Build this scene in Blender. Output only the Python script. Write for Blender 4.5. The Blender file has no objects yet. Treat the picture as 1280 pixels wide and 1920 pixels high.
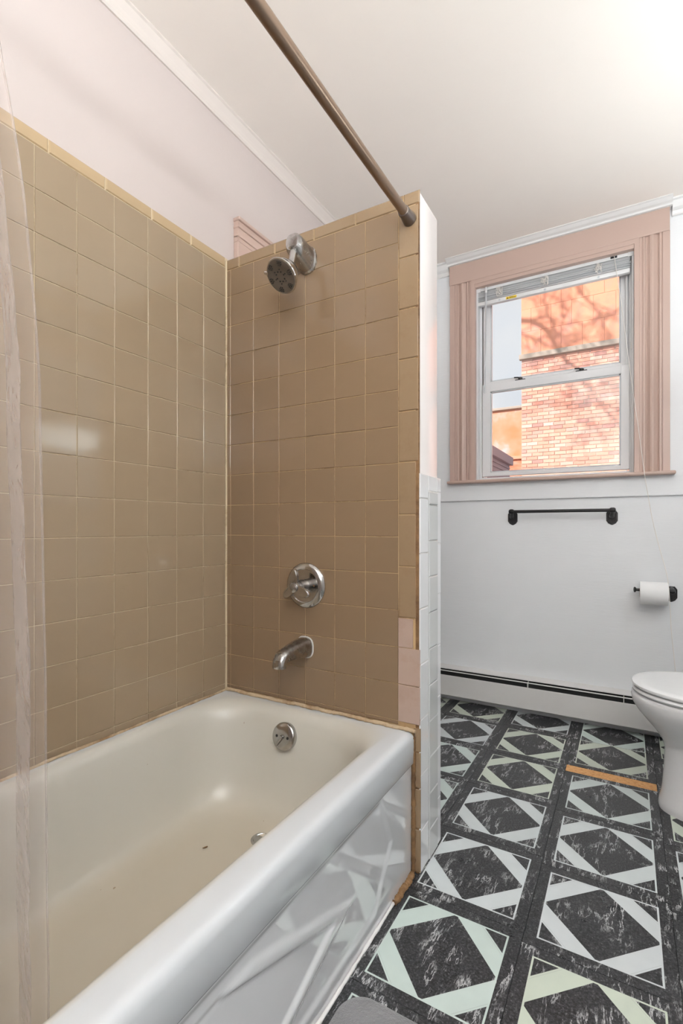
import bpy, bmesh, math, random
from mathutils import Vector, Matrix, Euler, noise
random.seed(7)
S = bpy.context.scene
C = S.collection
PI = math.pi

# ------------------------------------------------------------------ camera
F, YH, H = 913.6, 989.0, .953                 # focal length (px of 1280x1920), horizon row, eye height
TH = math.atan2(535, 913.6); sn, cs = math.sin(TH), math.cos(TH)
cam = bpy.data.objects.new('camera', bpy.data.cameras.new('camera')); C.objects.link(cam)
cam.location = (0, 0, H); cam.rotation_euler = (PI/2, 0, TH)
cam.data.sensor_fit = 'HORIZONTAL'; cam.data.sensor_width = 36
cam.data.lens = F/1280*36; cam.data.shift_y = (YH-960)/1280; cam.data.clip_start = .02
S.camera = cam

def ray(px, py):
    r = (px-640)/F
    return Vector((r*cs-sn, r*sn+cs, (YH-py)/F))
def onY(px, py, Y): d = ray(px, py); return Vector((0, 0, H))+d*(Y/d.y)
def onX(px, py, X): d = ray(px, py); return Vector((0, 0, H))+d*(X/d.x)
def onZ(px, py, Z): d = ray(px, py); return Vector((0, 0, H))+d*((Z-H)/d.z)

# ------------------------------------------------------------------ light
S.view_settings.view_transform = 'Standard'; S.view_settings.look = 'None'
S.view_settings.exposure = 0.48; S.view_settings.gamma = 1.0; S.view_settings.use_curve_mapping = False
SUN = Vector((.45, .75, -.5)).normalized()    # direction the sunlight travels
sun = bpy.data.objects.new('sun', bpy.data.lights.new('sun', 'SUN')); C.objects.link(sun)
sun.rotation_euler = SUN.to_track_quat('-Z', 'Y').to_euler(); sun.location = (-8, -4, 12)
sun.data.energy = 4.9; sun.data.angle = math.radians(.5); sun.data.color = (1, .95, .90)
FLOOR_FILL = 185.0  # radiance of the added floor uplighter, fill from behind the viewer
PENDANT_FILL = 19.0                                   # radiance of the added pendant's diffuser, fill light

BOWL_FILL = 4.2                                    # radiance of the added pendant's glowing bowl, fill light
GLOBE_FILL = 5.0                                  # radiance of the added wall light's globes, fill light
w = bpy.data.worlds.new('sky'); S.world = w; w.use_nodes = True
nt = w.node_tree; nt.nodes.clear()
o_ = nt.nodes.new('ShaderNodeOutputWorld'); b_ = nt.nodes.new('ShaderNodeBackground')
tc = nt.nodes.new('ShaderNodeTexCoord'); nz = nt.nodes.new('ShaderNodeTexNoise'); rp = nt.nodes.new('ShaderNodeValToRGB')
nz.inputs['Scale'].default_value = 3.2; nz.inputs['Detail'].default_value = 6
rp.color_ramp.elements[0].position = .36; rp.color_ramp.elements[0].color = (.76, .81, .88, 1)
rp.color_ramp.elements[1].position = .56; rp.color_ramp.elements[1].color = (.86, .88, .90, 1)
nt.links.new(tc.outputs['Generated'], nz.inputs['Vector']); nt.links.new(nz.outputs['Fac'], rp.inputs['Fac'])
nt.links.new(rp.outputs['Color'], b_.inputs['Color']); nt.links.new(b_.outputs[0], o_.inputs[0])
b_.inputs['Strength'].default_value = .71

# ------------------------------------------------------------------ materials
class G:
    def __init__(s, name):
        s.m = bpy.data.materials.new(name); s.m.use_nodes = True; s.t = s.m.node_tree; s.t.nodes.clear()
        s.out = s.n('OutputMaterial')
    def n(s, typ, **kw):
        x = s.t.nodes.new('ShaderNode'+typ)
        for k, v in kw.items(): setattr(x, k, v)
        return x
    def set(s, sock, v):
        if isinstance(v, bpy.types.NodeSocket): s.t.links.new(v, sock)
        elif v is not None:
            if sock.type == 'RGBA' and not hasattr(v, '__len__'): v = (v, v, v, 1)
            if hasattr(v, '__len__') and len(v) == 3 and sock.type == 'RGBA': v = (*v, 1)
            sock.default_value = v
    def math(s, op, a, b=None, c=None, clamp=False):
        x = s.n('Math', operation=op, use_clamp=clamp)
        s.set(x.inputs[0], a)
        if b is not None: s.set(x.inputs[1], b)
        if c is not None: s.set(x.inputs[2], c)
        return x.outputs[0]
    def mix(s, f, a, b, mode='MIX'):
        x = s.n('Mix', data_type='RGBA', blend_type=mode)
        s.set(x.inputs[0], f); s.set(x.inputs[6], a); s.set(x.inputs[7], b)
        return x.outputs[2]
    def coord(s, kind='Object'): return s.n('TexCoord').outputs[kind]
    def rand(s): return s.n('ObjectInfo').outputs['Random']
    def mapping(s, vec, loc=None, rot=None, scale=None):
        x = s.n('Mapping'); s.set(x.inputs[0], vec)
        if loc is not None: s.set(x.inputs[1], loc)
        if rot is not None: s.set(x.inputs[2], rot)
        if scale is not None: s.set(x.inputs[3], scale)
        return x.outputs[0]
    def noise(s, vec, scale, detail=3, rough=.5, dist=0, out='Fac'):
        x = s.n('TexNoise'); s.set(x.inputs['Vector'], vec)
        x.inputs['Scale'].default_value = scale; x.inputs['Detail'].default_value = detail
        x.inputs['Roughness'].default_value = rough; x.inputs['Distortion'].default_value = dist
        return x.outputs[out]
    def ramp(s, f, *stops):
        x = s.n('ValToRGB'); e = x.color_ramp.elements
        while len(e) < len(stops): e.new(.5)
        for i, (p, c) in enumerate(stops):
            e[i].position = p; e[i].color = (c, c, c, 1) if not hasattr(c, '__len__') else (*c, 1)
        s.set(x.inputs[0], f); return x.outputs[0]
    def bump(s, h, strength=.2, dist=.002):
        x = s.n('Bump'); s.set(x.inputs['Height'], h); x.inputs['Strength'].default_value = strength
        x.inputs['Distance'].default_value = dist; return x.outputs[0]
    def pbr(s, col, rough=.5, metal=0, normal=None, coat=0, **kw):
        x = s.n('BsdfPrincipled'); s.set(x.inputs['Base Color'], col); s.set(x.inputs['Roughness'], rough)
        s.set(x.inputs['Metallic'], metal); x.inputs['Coat Weight'].default_value = coat
        x.inputs['Coat Roughness'].default_value = .05
        for k, v in kw.items(): s.set(x.inputs[k.replace('_', ' ')], v)
        if normal is not None: s.set(x.inputs['Normal'], normal)
        s.t.links.new(x.outputs[0], s.out.inputs[0]); return s.m

def sr(r, g, b):
    f = lambda c: (c/255/12.92) if c/255 <= .04045 else ((c/255+.055)/1.055)**2.4
    return (f(r), f(g), f(b))

M = {}
def paint(name, col, rough=.45, bs=.15, scale=60, stretch=None):
    g = G(name); v = g.coord()
    v2 = g.mapping(v, scale=stretch) if stretch else v
    n = g.noise(v2, scale, 4, .6); n2 = g.noise(v2, scale*.12, 3, .5)
    h = g.math('ADD', g.math('MULTIPLY', n, .4), n2)
    M[name] = g.pbr(g.mix(g.math('MULTIPLY', n2, .10), col, tuple(c*.8 for c in col)), rough, normal=g.bump(h, bs, .004))
paint('paint_warm', sr(204, 192, 188), .38, .18, 90)
paint('paint_wall', sr(238, 240, 243), .42, .30, 70, (.35, .35, 2.2))
paint('paint_ceiling', sr(250, 241, 234), .5, .10, 50)
paint('crown_paint', sr(220, 210, 204), .4, .06, 60)
paint('paint_end', sr(236, 230, 228), .22, .12, 80)
paint('trim_white', sr(236, 234, 233), .35, .06, 60)
paint('sash_white', sr(226, 226, 228), .35, .04, 60)
paint('taupe', sr(196, 170, 158), .35, .06, 40)

def tile_mat(name, col, var=.06, rough=.10, dirt=0, dirtcol=(.2, .1, .03)):
    g = G(name); r = g.rand(); v = g.coord()
    c = g.mix(g.math('MULTIPLY', r, var*4), col, tuple(x*.80 for x in col))
    n = g.noise(v, 26, 3)
    c = g.mix(g.math('MULTIPLY', n, .12), c, tuple(x*.7 for x in col))
    if dirt:
        w_ = g.noise(g.n('NewGeometry').outputs['Position'], 18, 6, .7)
        c = g.mix(g.math('MULTIPLY', g.ramp(w_, (.5, 0), (.72, 1)), dirt), c, dirtcol)
    h = g.noise(v, 14, 1)
    M[name] = g.pbr(c, rough, normal=g.bump(h, .10, .004), coat=0)
tile_mat('tile_sand', sr(160, 140, 116), .03)
tile_mat('tile_brown', sr(141, 118, 94), .03)
tile_mat('tile_cap', sr(188, 163, 129), .03)
tile_mat('tile_trim', sr(154, 130, 103), .03, dirt=.22, dirtcol=sr(128, 96, 66))
tile_mat('tile_pink', sr(184, 160, 148), .02, dirt=.18, dirtcol=sr(150, 105, 70))
tile_mat('tile_white', sr(229, 229, 231), .015, .06)
tile_mat('tile_grey', sr(205, 206, 206), .02, .06)
def grout(name, col, dcol, lo=.5, hi=.7):
    g = G(name); p = g.n('NewGeometry').outputs['Position']
    n = g.noise(p, 9, 6, .75)
    M[name] = g.pbr(g.mix(g.ramp(n, (lo, 0), (hi, 1)), col, dcol), .8)
grout('grout_cream', sr(206, 188, 158), sr(150, 122, 86), .52, .75)
grout('grout_brown', sr(190, 160, 120), sr(110, 78, 48), .5, .72)
grout('grout_white', sr(205, 203, 200), sr(160, 156, 150))
grout('caulk', sr(196, 174, 144), sr(140, 108, 74), .45, .70)
grout('grime', sr(150, 115, 78), sr(84, 58, 38), .35, .65)

def enamel():
    g = G('enamel'); p = g.n('NewGeometry').outputs['Position']; sp = g.n('SeparateXYZ'); g.set(sp.inputs[0], p)
    # the bowl's old enamel is yellowed below the waterline and along the wall ledges, the front rim is still white
    inside = g.n('Attribute', attribute_name='basin').outputs['Fac']
    n = g.noise(p, 5, 4, .6)
    c = g.mix(inside, sr(206, 209, 213), sr(203, 199, 190))
    floor_ = g.n('Attribute', attribute_name='stain').outputs['Fac']
    c = g.mix(g.math('MULTIPLY', floor_, g.math('ADD', .7, g.math('MULTIPLY', n, .3))), c, sr(194, 183, 165))
    sp2 = g.noise(p, 45, 2, .5)
    c = g.mix(g.math('MULTIPLY', g.ramp(sp2, (.78, 0), (.80, 1)), g.math('MULTIPLY', inside, .5)), c, sr(130, 95, 60))
    M['enamel'] = g.pbr(c, g.math('ADD', .13, g.math('MULTIPLY', inside, .14)), normal=g.bump(g.noise(p, 9, 2), .03, .004))
enamel()
def simple(name, col, rough=.4, metal=0, **kw):
    g = G(name); n = g.noise(g.coord(), 30, 3)
    M[name] = g.pbr(g.mix(g.math('MULTIPLY', n, .15), col, tuple(x*.75 for x in col)), rough, metal, **kw)
simple('apron_white', sr(222, 223, 226), .06, coat=1, Specular_IOR_Level=.9)
simple('porcelain', sr(232, 232, 234), .08)
simple('seat_plastic', sr(238, 238, 239), .22)
simple('black_metal', sr(38, 38, 40), .38, .3)
simple('dark', sr(16, 16, 17), .7)
simple('nozzle_black', sr(28, 25, 22), .6)
simple('heater_white', sr(226, 224, 223), .4)
simple('fin_metal', sr(60, 60, 62), .5, .6)
simple('paper', sr(244, 244, 244), .9)
simple('card', sr(170, 140, 105), .9)
simple('plastic_white', sr(232, 232, 233), .3)
simple('slat', sr(236, 237, 239), .3)
simple('cord', sr(238, 232, 226), .8)
simple('label_yellow', sr(240, 205, 60), .5)
simple('bead_grey', sr(200, 205, 210), .3)
simple('rod_metal', sr(146, 124, 106), .30, .75)
simple('collar_metal', sr(120, 110, 104), .36, .8)
simple('seam', sr(60, 58, 58), .8)
def chrome(name, tarn, rough=.07):
    g = G(name); n = g.noise(g.coord(), 22, 4, .55)
    f = g.math('MULTIPLY', g.ramp(n, (.36, 0), (.70, 1)), tarn)
    M[name] = g.pbr(g.mix(f, (.58, .575, .57), sr(84, 66, 50)), g.math('ADD', rough, g.math('MULTIPLY', f, .35)), 1.0)
chrome('chrome', .35); chrome('chrome_worn', .85, .16)
simple('nickel_face', sr(112, 102, 92), .42, .4)

def floor_tile():
    g = G('floor_vinyl'); v = g.coord(); sp = g.n('SeparateXYZ'); g.set(sp.inputs[0], v)
    u = g.math('DIVIDE', g.math('ABSOLUTE', sp.outputs[0]), .125)
    t = g.math('DIVIDE', g.math('ABSOLUTE', sp.outputs[1]), .125)
    mx = g.math('MAXIMUM', u, t); sm = g.math('ADD', u, t)
    def gate(x, a, b=None):
        f = g.math('GREATER_THAN', x, a)
        return f if b is None else g.math('MULTIPLY', f, g.math('LESS_THAN', x, b))
    line = gate(mx, .966, 1.0)
    band = g.math('MULTIPLY', gate(sm, 1.0, 1.53), g.math('LESS_THAN', mx, .972))
    white = g.math('MAXIMUM', line, band)
    thin = g.math('MULTIPLY', gate(sm, 1.475, 1.487), band)
    r = g.rand()
    off = g.n('CombineXYZ')
    for i, k in enumerate((17.0, 31.0, 7.0)): g.set(off.inputs[i], g.math('MULTIPLY', r, k))
    vv = g.n('VectorMath', operation='ADD'); g.set(vv.inputs[0], v); g.set(vv.inputs[1], off.outputs[0]); vv = vv.outputs[0]
    # black marble: fine grey flecks and thin white veins
    fl = g.noise(vv, 210, 5, .8)
    base = g.ramp(fl, (.40, sr(22, 22, 24)), (.58, sr(66, 67, 70)), (.72, sr(140, 141, 144)))
    wv = g.noise(g.mapping(vv, rot=(0, 0, -.9), scale=(1, .22, 1)), 40, 6, .66, .25)
    vein = g.ramp(g.math('ABSOLUTE', g.math('SUBTRACT', wv, .5)), (.004, 1), (.020, 0))
    msk = g.ramp(g.noise(vv, 15, 3), (.47, 0), (.60, 1))
    blk = g.mix(g.math('MULTIPLY', g.math('MULTIPLY', vein, msk), .92), base, sr(205, 206, 208))
    tint = g.mix(g.math('FRACT', g.math('MULTIPLY', r, 13.7)), sr(212, 216, 220), sr(202, 219, 211))
    q = g.math('GREATER_THAN', g.math('FRACT', g.math('MULTIPLY', r, 57.3)), .72)
    tint = g.mix(q, tint, sr(207, 216, 200))
    wc = g.mix(g.math('MULTIPLY', g.noise(vv, 34, 4), .28), tint, sr(172, 180, 180))
    wc = g.mix(g.math('MULTIPLY', thin, .35), wc, sr(150, 156, 156))
    col = g.mix(white, blk, wc)
    scuff = g.noise(g.n('NewGeometry').outputs['Position'], 6, 5, .65)
    M['floor_vinyl'] = g.pbr(col, g.math('ADD', .20, g.math('MULTIPLY', scuff, .22)), normal=g.bump(fl, .12, .001))
floor_tile()
def wood():
    g = G('bare_wood'); n = g.noise(g.mapping(g.coord(), scale=(.8, 1.6, 1)), 70, 6, .8)
    M['bare_wood'] = g.pbr(g.ramp(n, (.35, sr(190, 120, 66)), (.55, sr(236, 186, 128)), (.75, sr(160, 92, 50))), .8)
wood()
def brick():
    g = G('brick'); r = g.rand(); p = g.n('NewGeometry').outputs['Position']
    c = g.ramp(r, (0, sr(190, 120, 106)), (.3, sr(216, 148, 126)), (.6, sr(226, 170, 150)), (.85, sr(172, 120, 116)), (1, sr(234, 190, 174)))
    M['brick'] = g.pbr(g.mix(g.math('MULTIPLY', g.noise(p, 22, 5, .7), .5), c, sr(226, 176, 156)), .85)
    g = G('brick_far'); p = g.n('NewGeometry').outputs['Position']
    n = g.noise(g.mapping(p, scale=(1, 1, 3)), 2.2, 3)
    M['brick_far'] = g.pbr(g.ramp(n, (.3, sr(176, 98, 74)), (.5, sr(210, 134, 104)), (.7, sr(196, 150, 132))), .9)
    g = G('terracotta'); p = g.n('NewGeometry').outputs['Position']; r = g.rand()
    n = g.noise(p, 3, 5, .6)
    c = g.ramp(n, (.3, sr(208, 132, 110)), (.5, sr(226, 150, 118)), (.72, sr(216, 144, 130)))
    M['terracotta'] = g.pbr(g.mix(g.math('MULTIPLY', r, .3), c, sr(230, 162, 132)), .8)
    g = G('far_wall'); p = g.n('NewGeometry').outputs['Position']
    n = g.noise(p, .9, 4, .6)
    M['far_wall'] = g.pbr(g.ramp(n, (.34, sr(216, 132, 92)), (.5, sr(216, 150, 122)), (.64, sr(206, 180, 178))), .9)
brick()
simple('mortar', sr(206, 190, 178), .9); simple('ledge_stone', sr(170, 156, 144), .8)
simple('shed_grey', sr(158, 140, 152), .7); simple('bark', sr(90, 72, 60), .9)
simple('ground_grey', sr(150, 146, 140), .9); simple('exterior', sr(150, 120, 105), .9)
def glass():
    g = G('pane_glass'); a = g.n('BsdfTransparent'); b = g.n('BsdfGlossy'); b.inputs['Roughness'].default_value = .02
    fr = g.n('Fresnel'); fr.inputs[0].default_value = 1.45; m = g.n('MixShader')
    g.set(m.inputs[0], fr.outputs[0]); g.set(m.inputs[1], a.outputs[0]); g.set(m.inputs[2], b.outputs[0])
    g.t.links.new(m.outputs[0], g.out.inputs[0]); M['pane_glass'] = g.m
    g = G('clear_vinyl'); a = g.n('BsdfTransparent'); a.inputs[0].default_value = (.97, .95, .94, 1)
    p = g.n('BsdfPrincipled'); p.inputs['Base Color'].default_value = (.82, .76, .74, 1); p.inputs['Roughness'].default_value = .09
    n = g.noise(g.coord(), 16, 3, .5, .4); g.set(p.inputs['Normal'], g.bump(n, .5, .01))
    lw = g.n('LayerWeight'); lw.inputs[0].default_value = .5
    m = g.n('MixShader'); g.set(m.inputs[0], g.math('ADD', .12, g.math('MULTIPLY', g.math('POWER', lw.outputs['Facing'], 1.8), .50)))
    g.set(m.inputs[1], a.outputs[0]); g.set(m.inputs[2], p.outputs[0]); g.t.links.new(m.outputs[0], g.out.inputs[0]); M['clear_vinyl'] = g.m
    g = G('lamp_glow'); e = g.n('Emission'); e.inputs[0].default_value = (.90, .985, 1, 1); e.inputs[1].default_value = PENDANT_FILL  # this and the next three glows belong to added fill lights
    g.t.links.new(e.outputs[0], g.out.inputs[0]); M['lamp_glow'] = g.m
    g = G('floor_lamp_glow'); e = g.n('Emission'); e.inputs[0].default_value = (.90, .985, 1, 1); e.inputs[1].default_value = FLOOR_FILL
    g.t.links.new(e.outputs[0], g.out.inputs[0]); M['floor_lamp_glow'] = g.m
    g = G('bowl_glow'); e = g.n('Emission'); e.inputs[0].default_value = (.90, .985, 1, 1); e.inputs[1].default_value = BOWL_FILL
    g.t.links.new(e.outputs[0], g.out.inputs[0]); M['bowl_glow'] = g.m
    g = G('globe_glow'); e = g.n('Emission'); e.inputs[0].default_value = (.92, .985, 1, 1); e.inputs[1].default_value = GLOBE_FILL
    g.t.links.new(e.outputs[0], g.out.inputs[0]); M['globe_glow'] = g.m
    g = G('wand_clear'); M['wand_clear'] = g.pbr(sr(225, 226, 230), .15, Transmission_Weight=.35)
    g = G('mat_pile'); n = g.noise(g.coord(), 160, 3, .7); n2 = g.noise(g.coord(), 14, 3)
    M['mat_pile'] = g.pbr(g.mix(n2, sr(118, 118, 121), sr(150, 150, 153)), .95, normal=g.bump(n, .8, .006), Sheen_Weight=.3)
glass()

# ------------------------------------------------------------------ mesh helpers
def loc_of(p):
    v = Vector((0, 0, 0))
    while p is not None: v += p.location; p = p.parent
    return v
def link(name, me, mat=None, parent=None, smooth=None):
    if mat and not me.materials: me.materials.append(M[mat])
    if smooth is not None:
        for f in me.polygons: f.use_smooth = True
        if smooth < 180:
            me.set_sharp_from_angle(angle=math.radians(smooth))
    o = bpy.data.objects.new(name, me); C.objects.link(o)
    if parent is not None: o.parent = parent
    return o
class MB:
    """collects shapes given in world coordinates; build() links them as one mesh object"""
    def __init__(s): s.bm = bmesh.new()
    def faces(s, vs, fs):
        b = [s.bm.verts.new(v) for v in vs]
        for f in fs:
            try: s.bm.faces.new([b[i] for i in f])
            except ValueError: pass
        return s
    def box(s, x0, x1, y0, y1, z0, z1, bev=0, seg=2):
        t = bmesh.new(); bmesh.ops.create_cube(t, size=1)
        bmesh.ops.scale(t, vec=(x1-x0, y1-y0, z1-z0), verts=t.verts)
        bmesh.ops.translate(t, vec=((x0+x1)/2, (y0+y1)/2, (z0+z1)/2), verts=t.verts)
        if bev: bmesh.ops.bevel(t, geom=t.edges[:], offset=bev, segments=seg, affect='EDGES', profile=.5)
        return s.join(t)
    def join(s, t, mat=None):
        if mat is not None: t.transform(mat)
        me = bpy.data.meshes.new('tmp'); t.to_mesh(me); t.free(); s.bm.from_mesh(me); bpy.data.meshes.remove(me); return s
    def loft(s, rings, cap=True, closed=True):
        n = len(rings[0]); vs = [[s.bm.verts.new(p) for p in r] for r in rings]
        for a, b in zip(vs, vs[1:]):
            for i in range(n if closed else n-1):
                j = (i+1) % n
                s.bm.faces.new((a[i], a[j], b[j], b[i]))
        if cap:
            s.bm.faces.new(vs[0][::-1]); s.bm.faces.new(vs[-1])
        return s
    def lathe(s, prof, origin, axis, n=40, cap=True):
        """prof: (radius, distance along axis)"""
        q = Vector(axis).normalized().to_track_quat('Z', 'Y').to_matrix(); o = Vector(origin)
        rings = [[o+q@Vector((max(r, 1e-4)*math.cos(2*PI*i/n), max(r, 1e-4)*math.sin(2*PI*i/n), h)) for i in range(n)] for r, h in prof]
        return s.loft(rings, cap)
    def tube(s, pts, rad, n=12, cap=True):
        pts = [Vector(p) for p in pts]; rings = []; up = None
        for i, p in enumerate(pts):
            d = (pts[min(i+1, len(pts)-1)]-pts[max(i-1, 0)]).normalized()
            if up is None: up = d.orthogonal().normalized()
            up = (up-d*up.dot(d)).normalized(); bi = d.cross(up)
            r = rad[i] if hasattr(rad, '__len__') else rad
            rings.append([p+up*(r*math.cos(2*PI*k/n))+bi*(r*math.sin(2*PI*k/n)) for k in range(n)])
        return s.loft(rings, cap)
    def prism(s, prof, a, b):
        """prof: list of 3-d points of a closed outline, swept from offset a to offset b"""
        a, b = Vector(a), Vector(b)
        return s.loft([[Vector(p)+a for p in prof], [Vector(p)+b for p in prof]])
    def build(s, name, mat, parent=None, smooth=None, recalc=True, off=None):
        if recalc: bmesh.ops.recalc_face_normals(s.bm, faces=s.bm.faces[:])
        o0 = loc_of(parent)
        l = Vector(off) if off is not None else Vector((0, 0, 0))
        bmesh.ops.translate(s.bm, vec=-(o0+l), verts=s.bm.verts)
        me = bpy.data.meshes.new(name); s.bm.to_mesh(me); s.bm.free()
        o = link(name, me, mat, parent, smooth); o.location = l; return o
def thing(name, label, cat, loc, group=None):
    o = bpy.data.objects.new(name, None); C.objects.link(o); o.location = loc; o.empty_display_size = .05
    o['label'] = label; o['category'] = cat
    if group: o['group'] = group
    return o
def struct(o, label=None, cat=None):
    o['kind'] = 'structure'
    if label: o['label'] = label
    if cat: o['category'] = cat
    return o
def sroot(name, label, cat, loc=(0, 0, 0)): return struct(thing(name, label, cat, loc))
def smoothcurve(pts, n=8):
    P = [Vector(p) for p in pts]; out = []
    for i in range(len(P)-1):
        p0, p1, p2, p3 = P[max(i-1, 0)], P[i], P[i+1], P[min(i+2, len(P)-1)]
        for k in range(n):
            t = k/n
            out.append(.5*((2*p1)+(p2-p0)*t+(2*p0-5*p1+4*p2-p3)*t*t+(3*p1-p0-3*p2+p3)*t**3))
    return out+[P[-1]]

TILE_CACHE = {}
def tile_mesh(wd, ht, th=.005, c=.0010, mat='tile_sand'):
    """a pillow-edged tile lying in local XY, face at z = th"""
    k = (round(wd, 4), round(ht, 4), th, c, mat)
    if k in TILE_CACHE: return TILE_CACHE[k]
    a, b = wd/2, ht/2; q = ((-1, -1), (1, -1), (1, 1), (-1, 1))
    vs = [(x*a, y*b, 0) for x, y in q]+[(x*a, y*b, th-c) for x, y in q]+[(x*(a-c), y*(b-c), th) for x, y in q]
    fs = [(8, 9, 10, 11)]
    for i in range(4):
        j = (i+1) % 4; fs += [(i, j, 4+j, 4+i), (4+i, 4+j, 8+j, 8+i)]
    me = bpy.data.meshes.new('tile'); me.from_pydata([Vector(v) for v in vs], [], fs); me.materials.append(M[mat])
    TILE_CACHE[k] = me; return me
BASIS = {'+X': Matrix(((0, 0, 1), (1, 0, 0), (0, 1, 0))),      # local x -> +Y, y -> +Z, face -> +X
         '-Y': Matrix(((1, 0, 0), (0, 0, -1), (0, 1, 0))),      # local x -> +X, y -> +Z, face -> -Y
         '+Z': Matrix.Identity(3)}
def put_tile(parent, name, face, center, wd, ht, mat, th=.005, tilt=.004, c=.0010):
    o = bpy.data.objects.new(name, tile_mesh(wd, ht, th, c, mat)); C.objects.link(o); o.parent = parent
    m = BASIS[face].to_4x4()@Euler((random.uniform(-tilt, tilt), random.uniform(-tilt, tilt), random.uniform(-tilt, tilt)*.5)).to_matrix().to_4x4()
    o.matrix_local = Matrix.Translation(Vector(center)-loc_of(parent))@m
    return o

# ------------------------------------------------------------------ room shell
XL, XR, YB, YF, ZC = -1.2053, .76, 2.65, -1.0, 2.412
YP, XP, ZP = 1.263, -.490, 1.884             # partition: tiled face, end face, top
RIM = .39                                    # bathtub rim height
PITCH = .1034
TH_T = .005                                  # tile thickness

# floor: screed slab with vinyl tiles laid on it, each tile a part
floor = sroot('floor', 'black and white vinyl tile floor printed with diamonds inside squares', 'floor')
MB().box(XL-.15, XR+.12, YF-.12, YB+.2, -.16, -.003).build('subfloor', 'dark', floor)
def ftile(x0, x1, y0, y1, cx, cy, n=[0]):
    th = .003
    g_ = .0007
    vs = [(x-cx, y-cy, z) for z in (-th, 0) for x, y in ((x0+g_, y0+g_), (x1-g_, y0+g_), (x1-g_, y1-g_), (x0+g_, y1-g_))]
    key = tuple(round(q, 4) for v in vs for q in v)
    me = TILE_CACHE.get(key)
    if me is None:
        me = bpy.data.meshes.new('floor_tile')
        me.from_pydata(vs, [], [(4, 5, 6, 7), (0, 1, 5, 4), (1, 2, 6, 5), (2, 3, 7, 6), (3, 0, 4, 7)]); me.materials.append(M['floor_vinyl'])
        TILE_CACHE[key] = me
    o = bpy.data.objects.new('floor_tile', me); C.objects.link(o); o.parent = floor; o.location = (cx, cy, 0)
FT = .305
def fcol(x0, x1, ys, y_end, cx=None):
    cx = (x0+x1)/2 if cx is None else cx
    for a, b, cy in ys:
        if b > y_end: b = y_end
        if b-a > .01: ftile(x0, x1, a, b, cx, cy)
def rows(y0, n0, n1): return [(y0+FT*k, y0+FT*(k+1), y0+FT*(k+.5)) for k in range(n0, n1)]
YE = YB-.005
fcol(-.819, -.514, rows(1.816, -1, 3), YE)                                          # runs on behind the partition
fcol(-.514, -.209, rows(.900, -6, 4)+[(2.12, 2.432, 2.12+.1525), (2.432, 2.744, 2.432+.1525)], YE)
fcol(-.209, .096, rows(1.178, -7, 3)+[(2.151, 2.427, 2.151+.1525), (2.427, 2.7, 2.4277+.125)], YE)
fcol(.096, .401, rows(1.762, -9, 3), YE)
fcol(.401, .706, rows(1.180, -7, 5), YE); fcol(.706, XR, rows(1.25, -7, 5), YE, .8585)
fcol(-1.2, -.819, rows(1.816, -1, 3), YE, -.9715)
fcol(-.819, -.514, rows(-.39, -3, 0), YE)
MB().box(-.2085, .0945, 2.0945, 2.150, -.0028, -.0004).build('bare_wood_strip', 'bare_wood', floor)['label'] = 'strip of bare orange wood in a gap between floor tiles'

ceil = MB().box(XL-.15, XR+.12, YF-.12, YB+.2, ZC, ZC+.14).build('ceiling', 'paint_ceiling')
struct(ceil, 'smooth white painted ceiling', 'ceiling')

# left wall, painted above, sand tiles below
wl = sroot('wall_left', 'long bathtub wall with sand tiles below and white paint above', 'wall', (XL-.006, 0, 0))
MB().box(XL-.15, XL-.006, YF-.12, YB+.2, -.16, ZC+.14).build('plaster', 'paint_warm', wl)
MB().box(XL-.0065, XL-.0018, -.262, YP+.01, RIM-.06, 1.892).build('grout', 'grout_cream', wl)
lrow = [.927+PITCH*k for k in range(-6, 10)]           # horizontal joints
lcol = [-.262]+[.6260-PITCH*k for k in range(8, 0, -1)]+[.6260, .7292, .8339, .9418, 1.0484, 1.1578, YP-.004]
J = .0018
for i in range(len(lrow)-1):
    z0, z1 = lrow[i], lrow[i+1]
    z0 = max(z0, RIM-.012)
    if z1-z0 < .008: continue
    for a, b in zip(lcol, lcol[1:]):
        if b-a < .008: continue
        put_tile(wl, 'wall_tile', '+X', (XL-.005, (a+b)/2, (z0+z1)/2), b-a-J, z1-z0-J, 'tile_sand')
ccol = [-.262]+[.5108-.149*k for k in range(4, 0, -1)]+[.5108, .6584, .8073, .955, 1.1031, YP-.004]
for a, b in zip(ccol, ccol[1:]):
    put_tile(wl, 'cap_tile', '+X', (XL-.005, (a+b)/2, (lrow[-1]+1.893)/2), b-a-J, 1.893-lrow[-1]-J, 'tile_cap', th=.006, c=.003)

# partition at the foot of the bathtub
wp = sroot('wall_partition', 'short brown tiled wall carrying the shower fittings', 'wall', (-.85, YP, 0))
YQ = 1.4161
MB().box(XL-.006, XP-.004, YP+.006, YQ, 0, ZP-.002, .003).build('plaster', 'paint_end', wp, 40)
MB().box(XL, -.5035, YP+.0018, YP+.0065, RIM-.06, ZP-.004).build('grout', 'grout_brown', wp)
MB().box(-.5035, XP-.003, YP+.0005, YP+.008, 0, ZP-.003, .001).build('edge_strip', 'grime', wp)
pcol = [XL+.001, -1.1852, -1.0822, -.9751, -.8716, -.7639, -.6591, -.5545]
prow = lrow
for i in range(len(prow)-1):
    z0, z1 = max(prow[i], RIM+.008), prow[i+1]
    if i == len(prow)-2: z1 = 1.846
    if z1-z0 < .008: continue
    for a, b in zip(pcol, pcol[1:]):
        put_tile(wp, 'wall_tile', '-Y', ((a+b)/2, YP+.005, (z0+z1)/2), b-a-J, z1-z0-J, 'tile_brown')
pc = [XL+.001, -1.1458, -.9915, -.8394, -.6914, -.5395, XP-.001]
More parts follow.
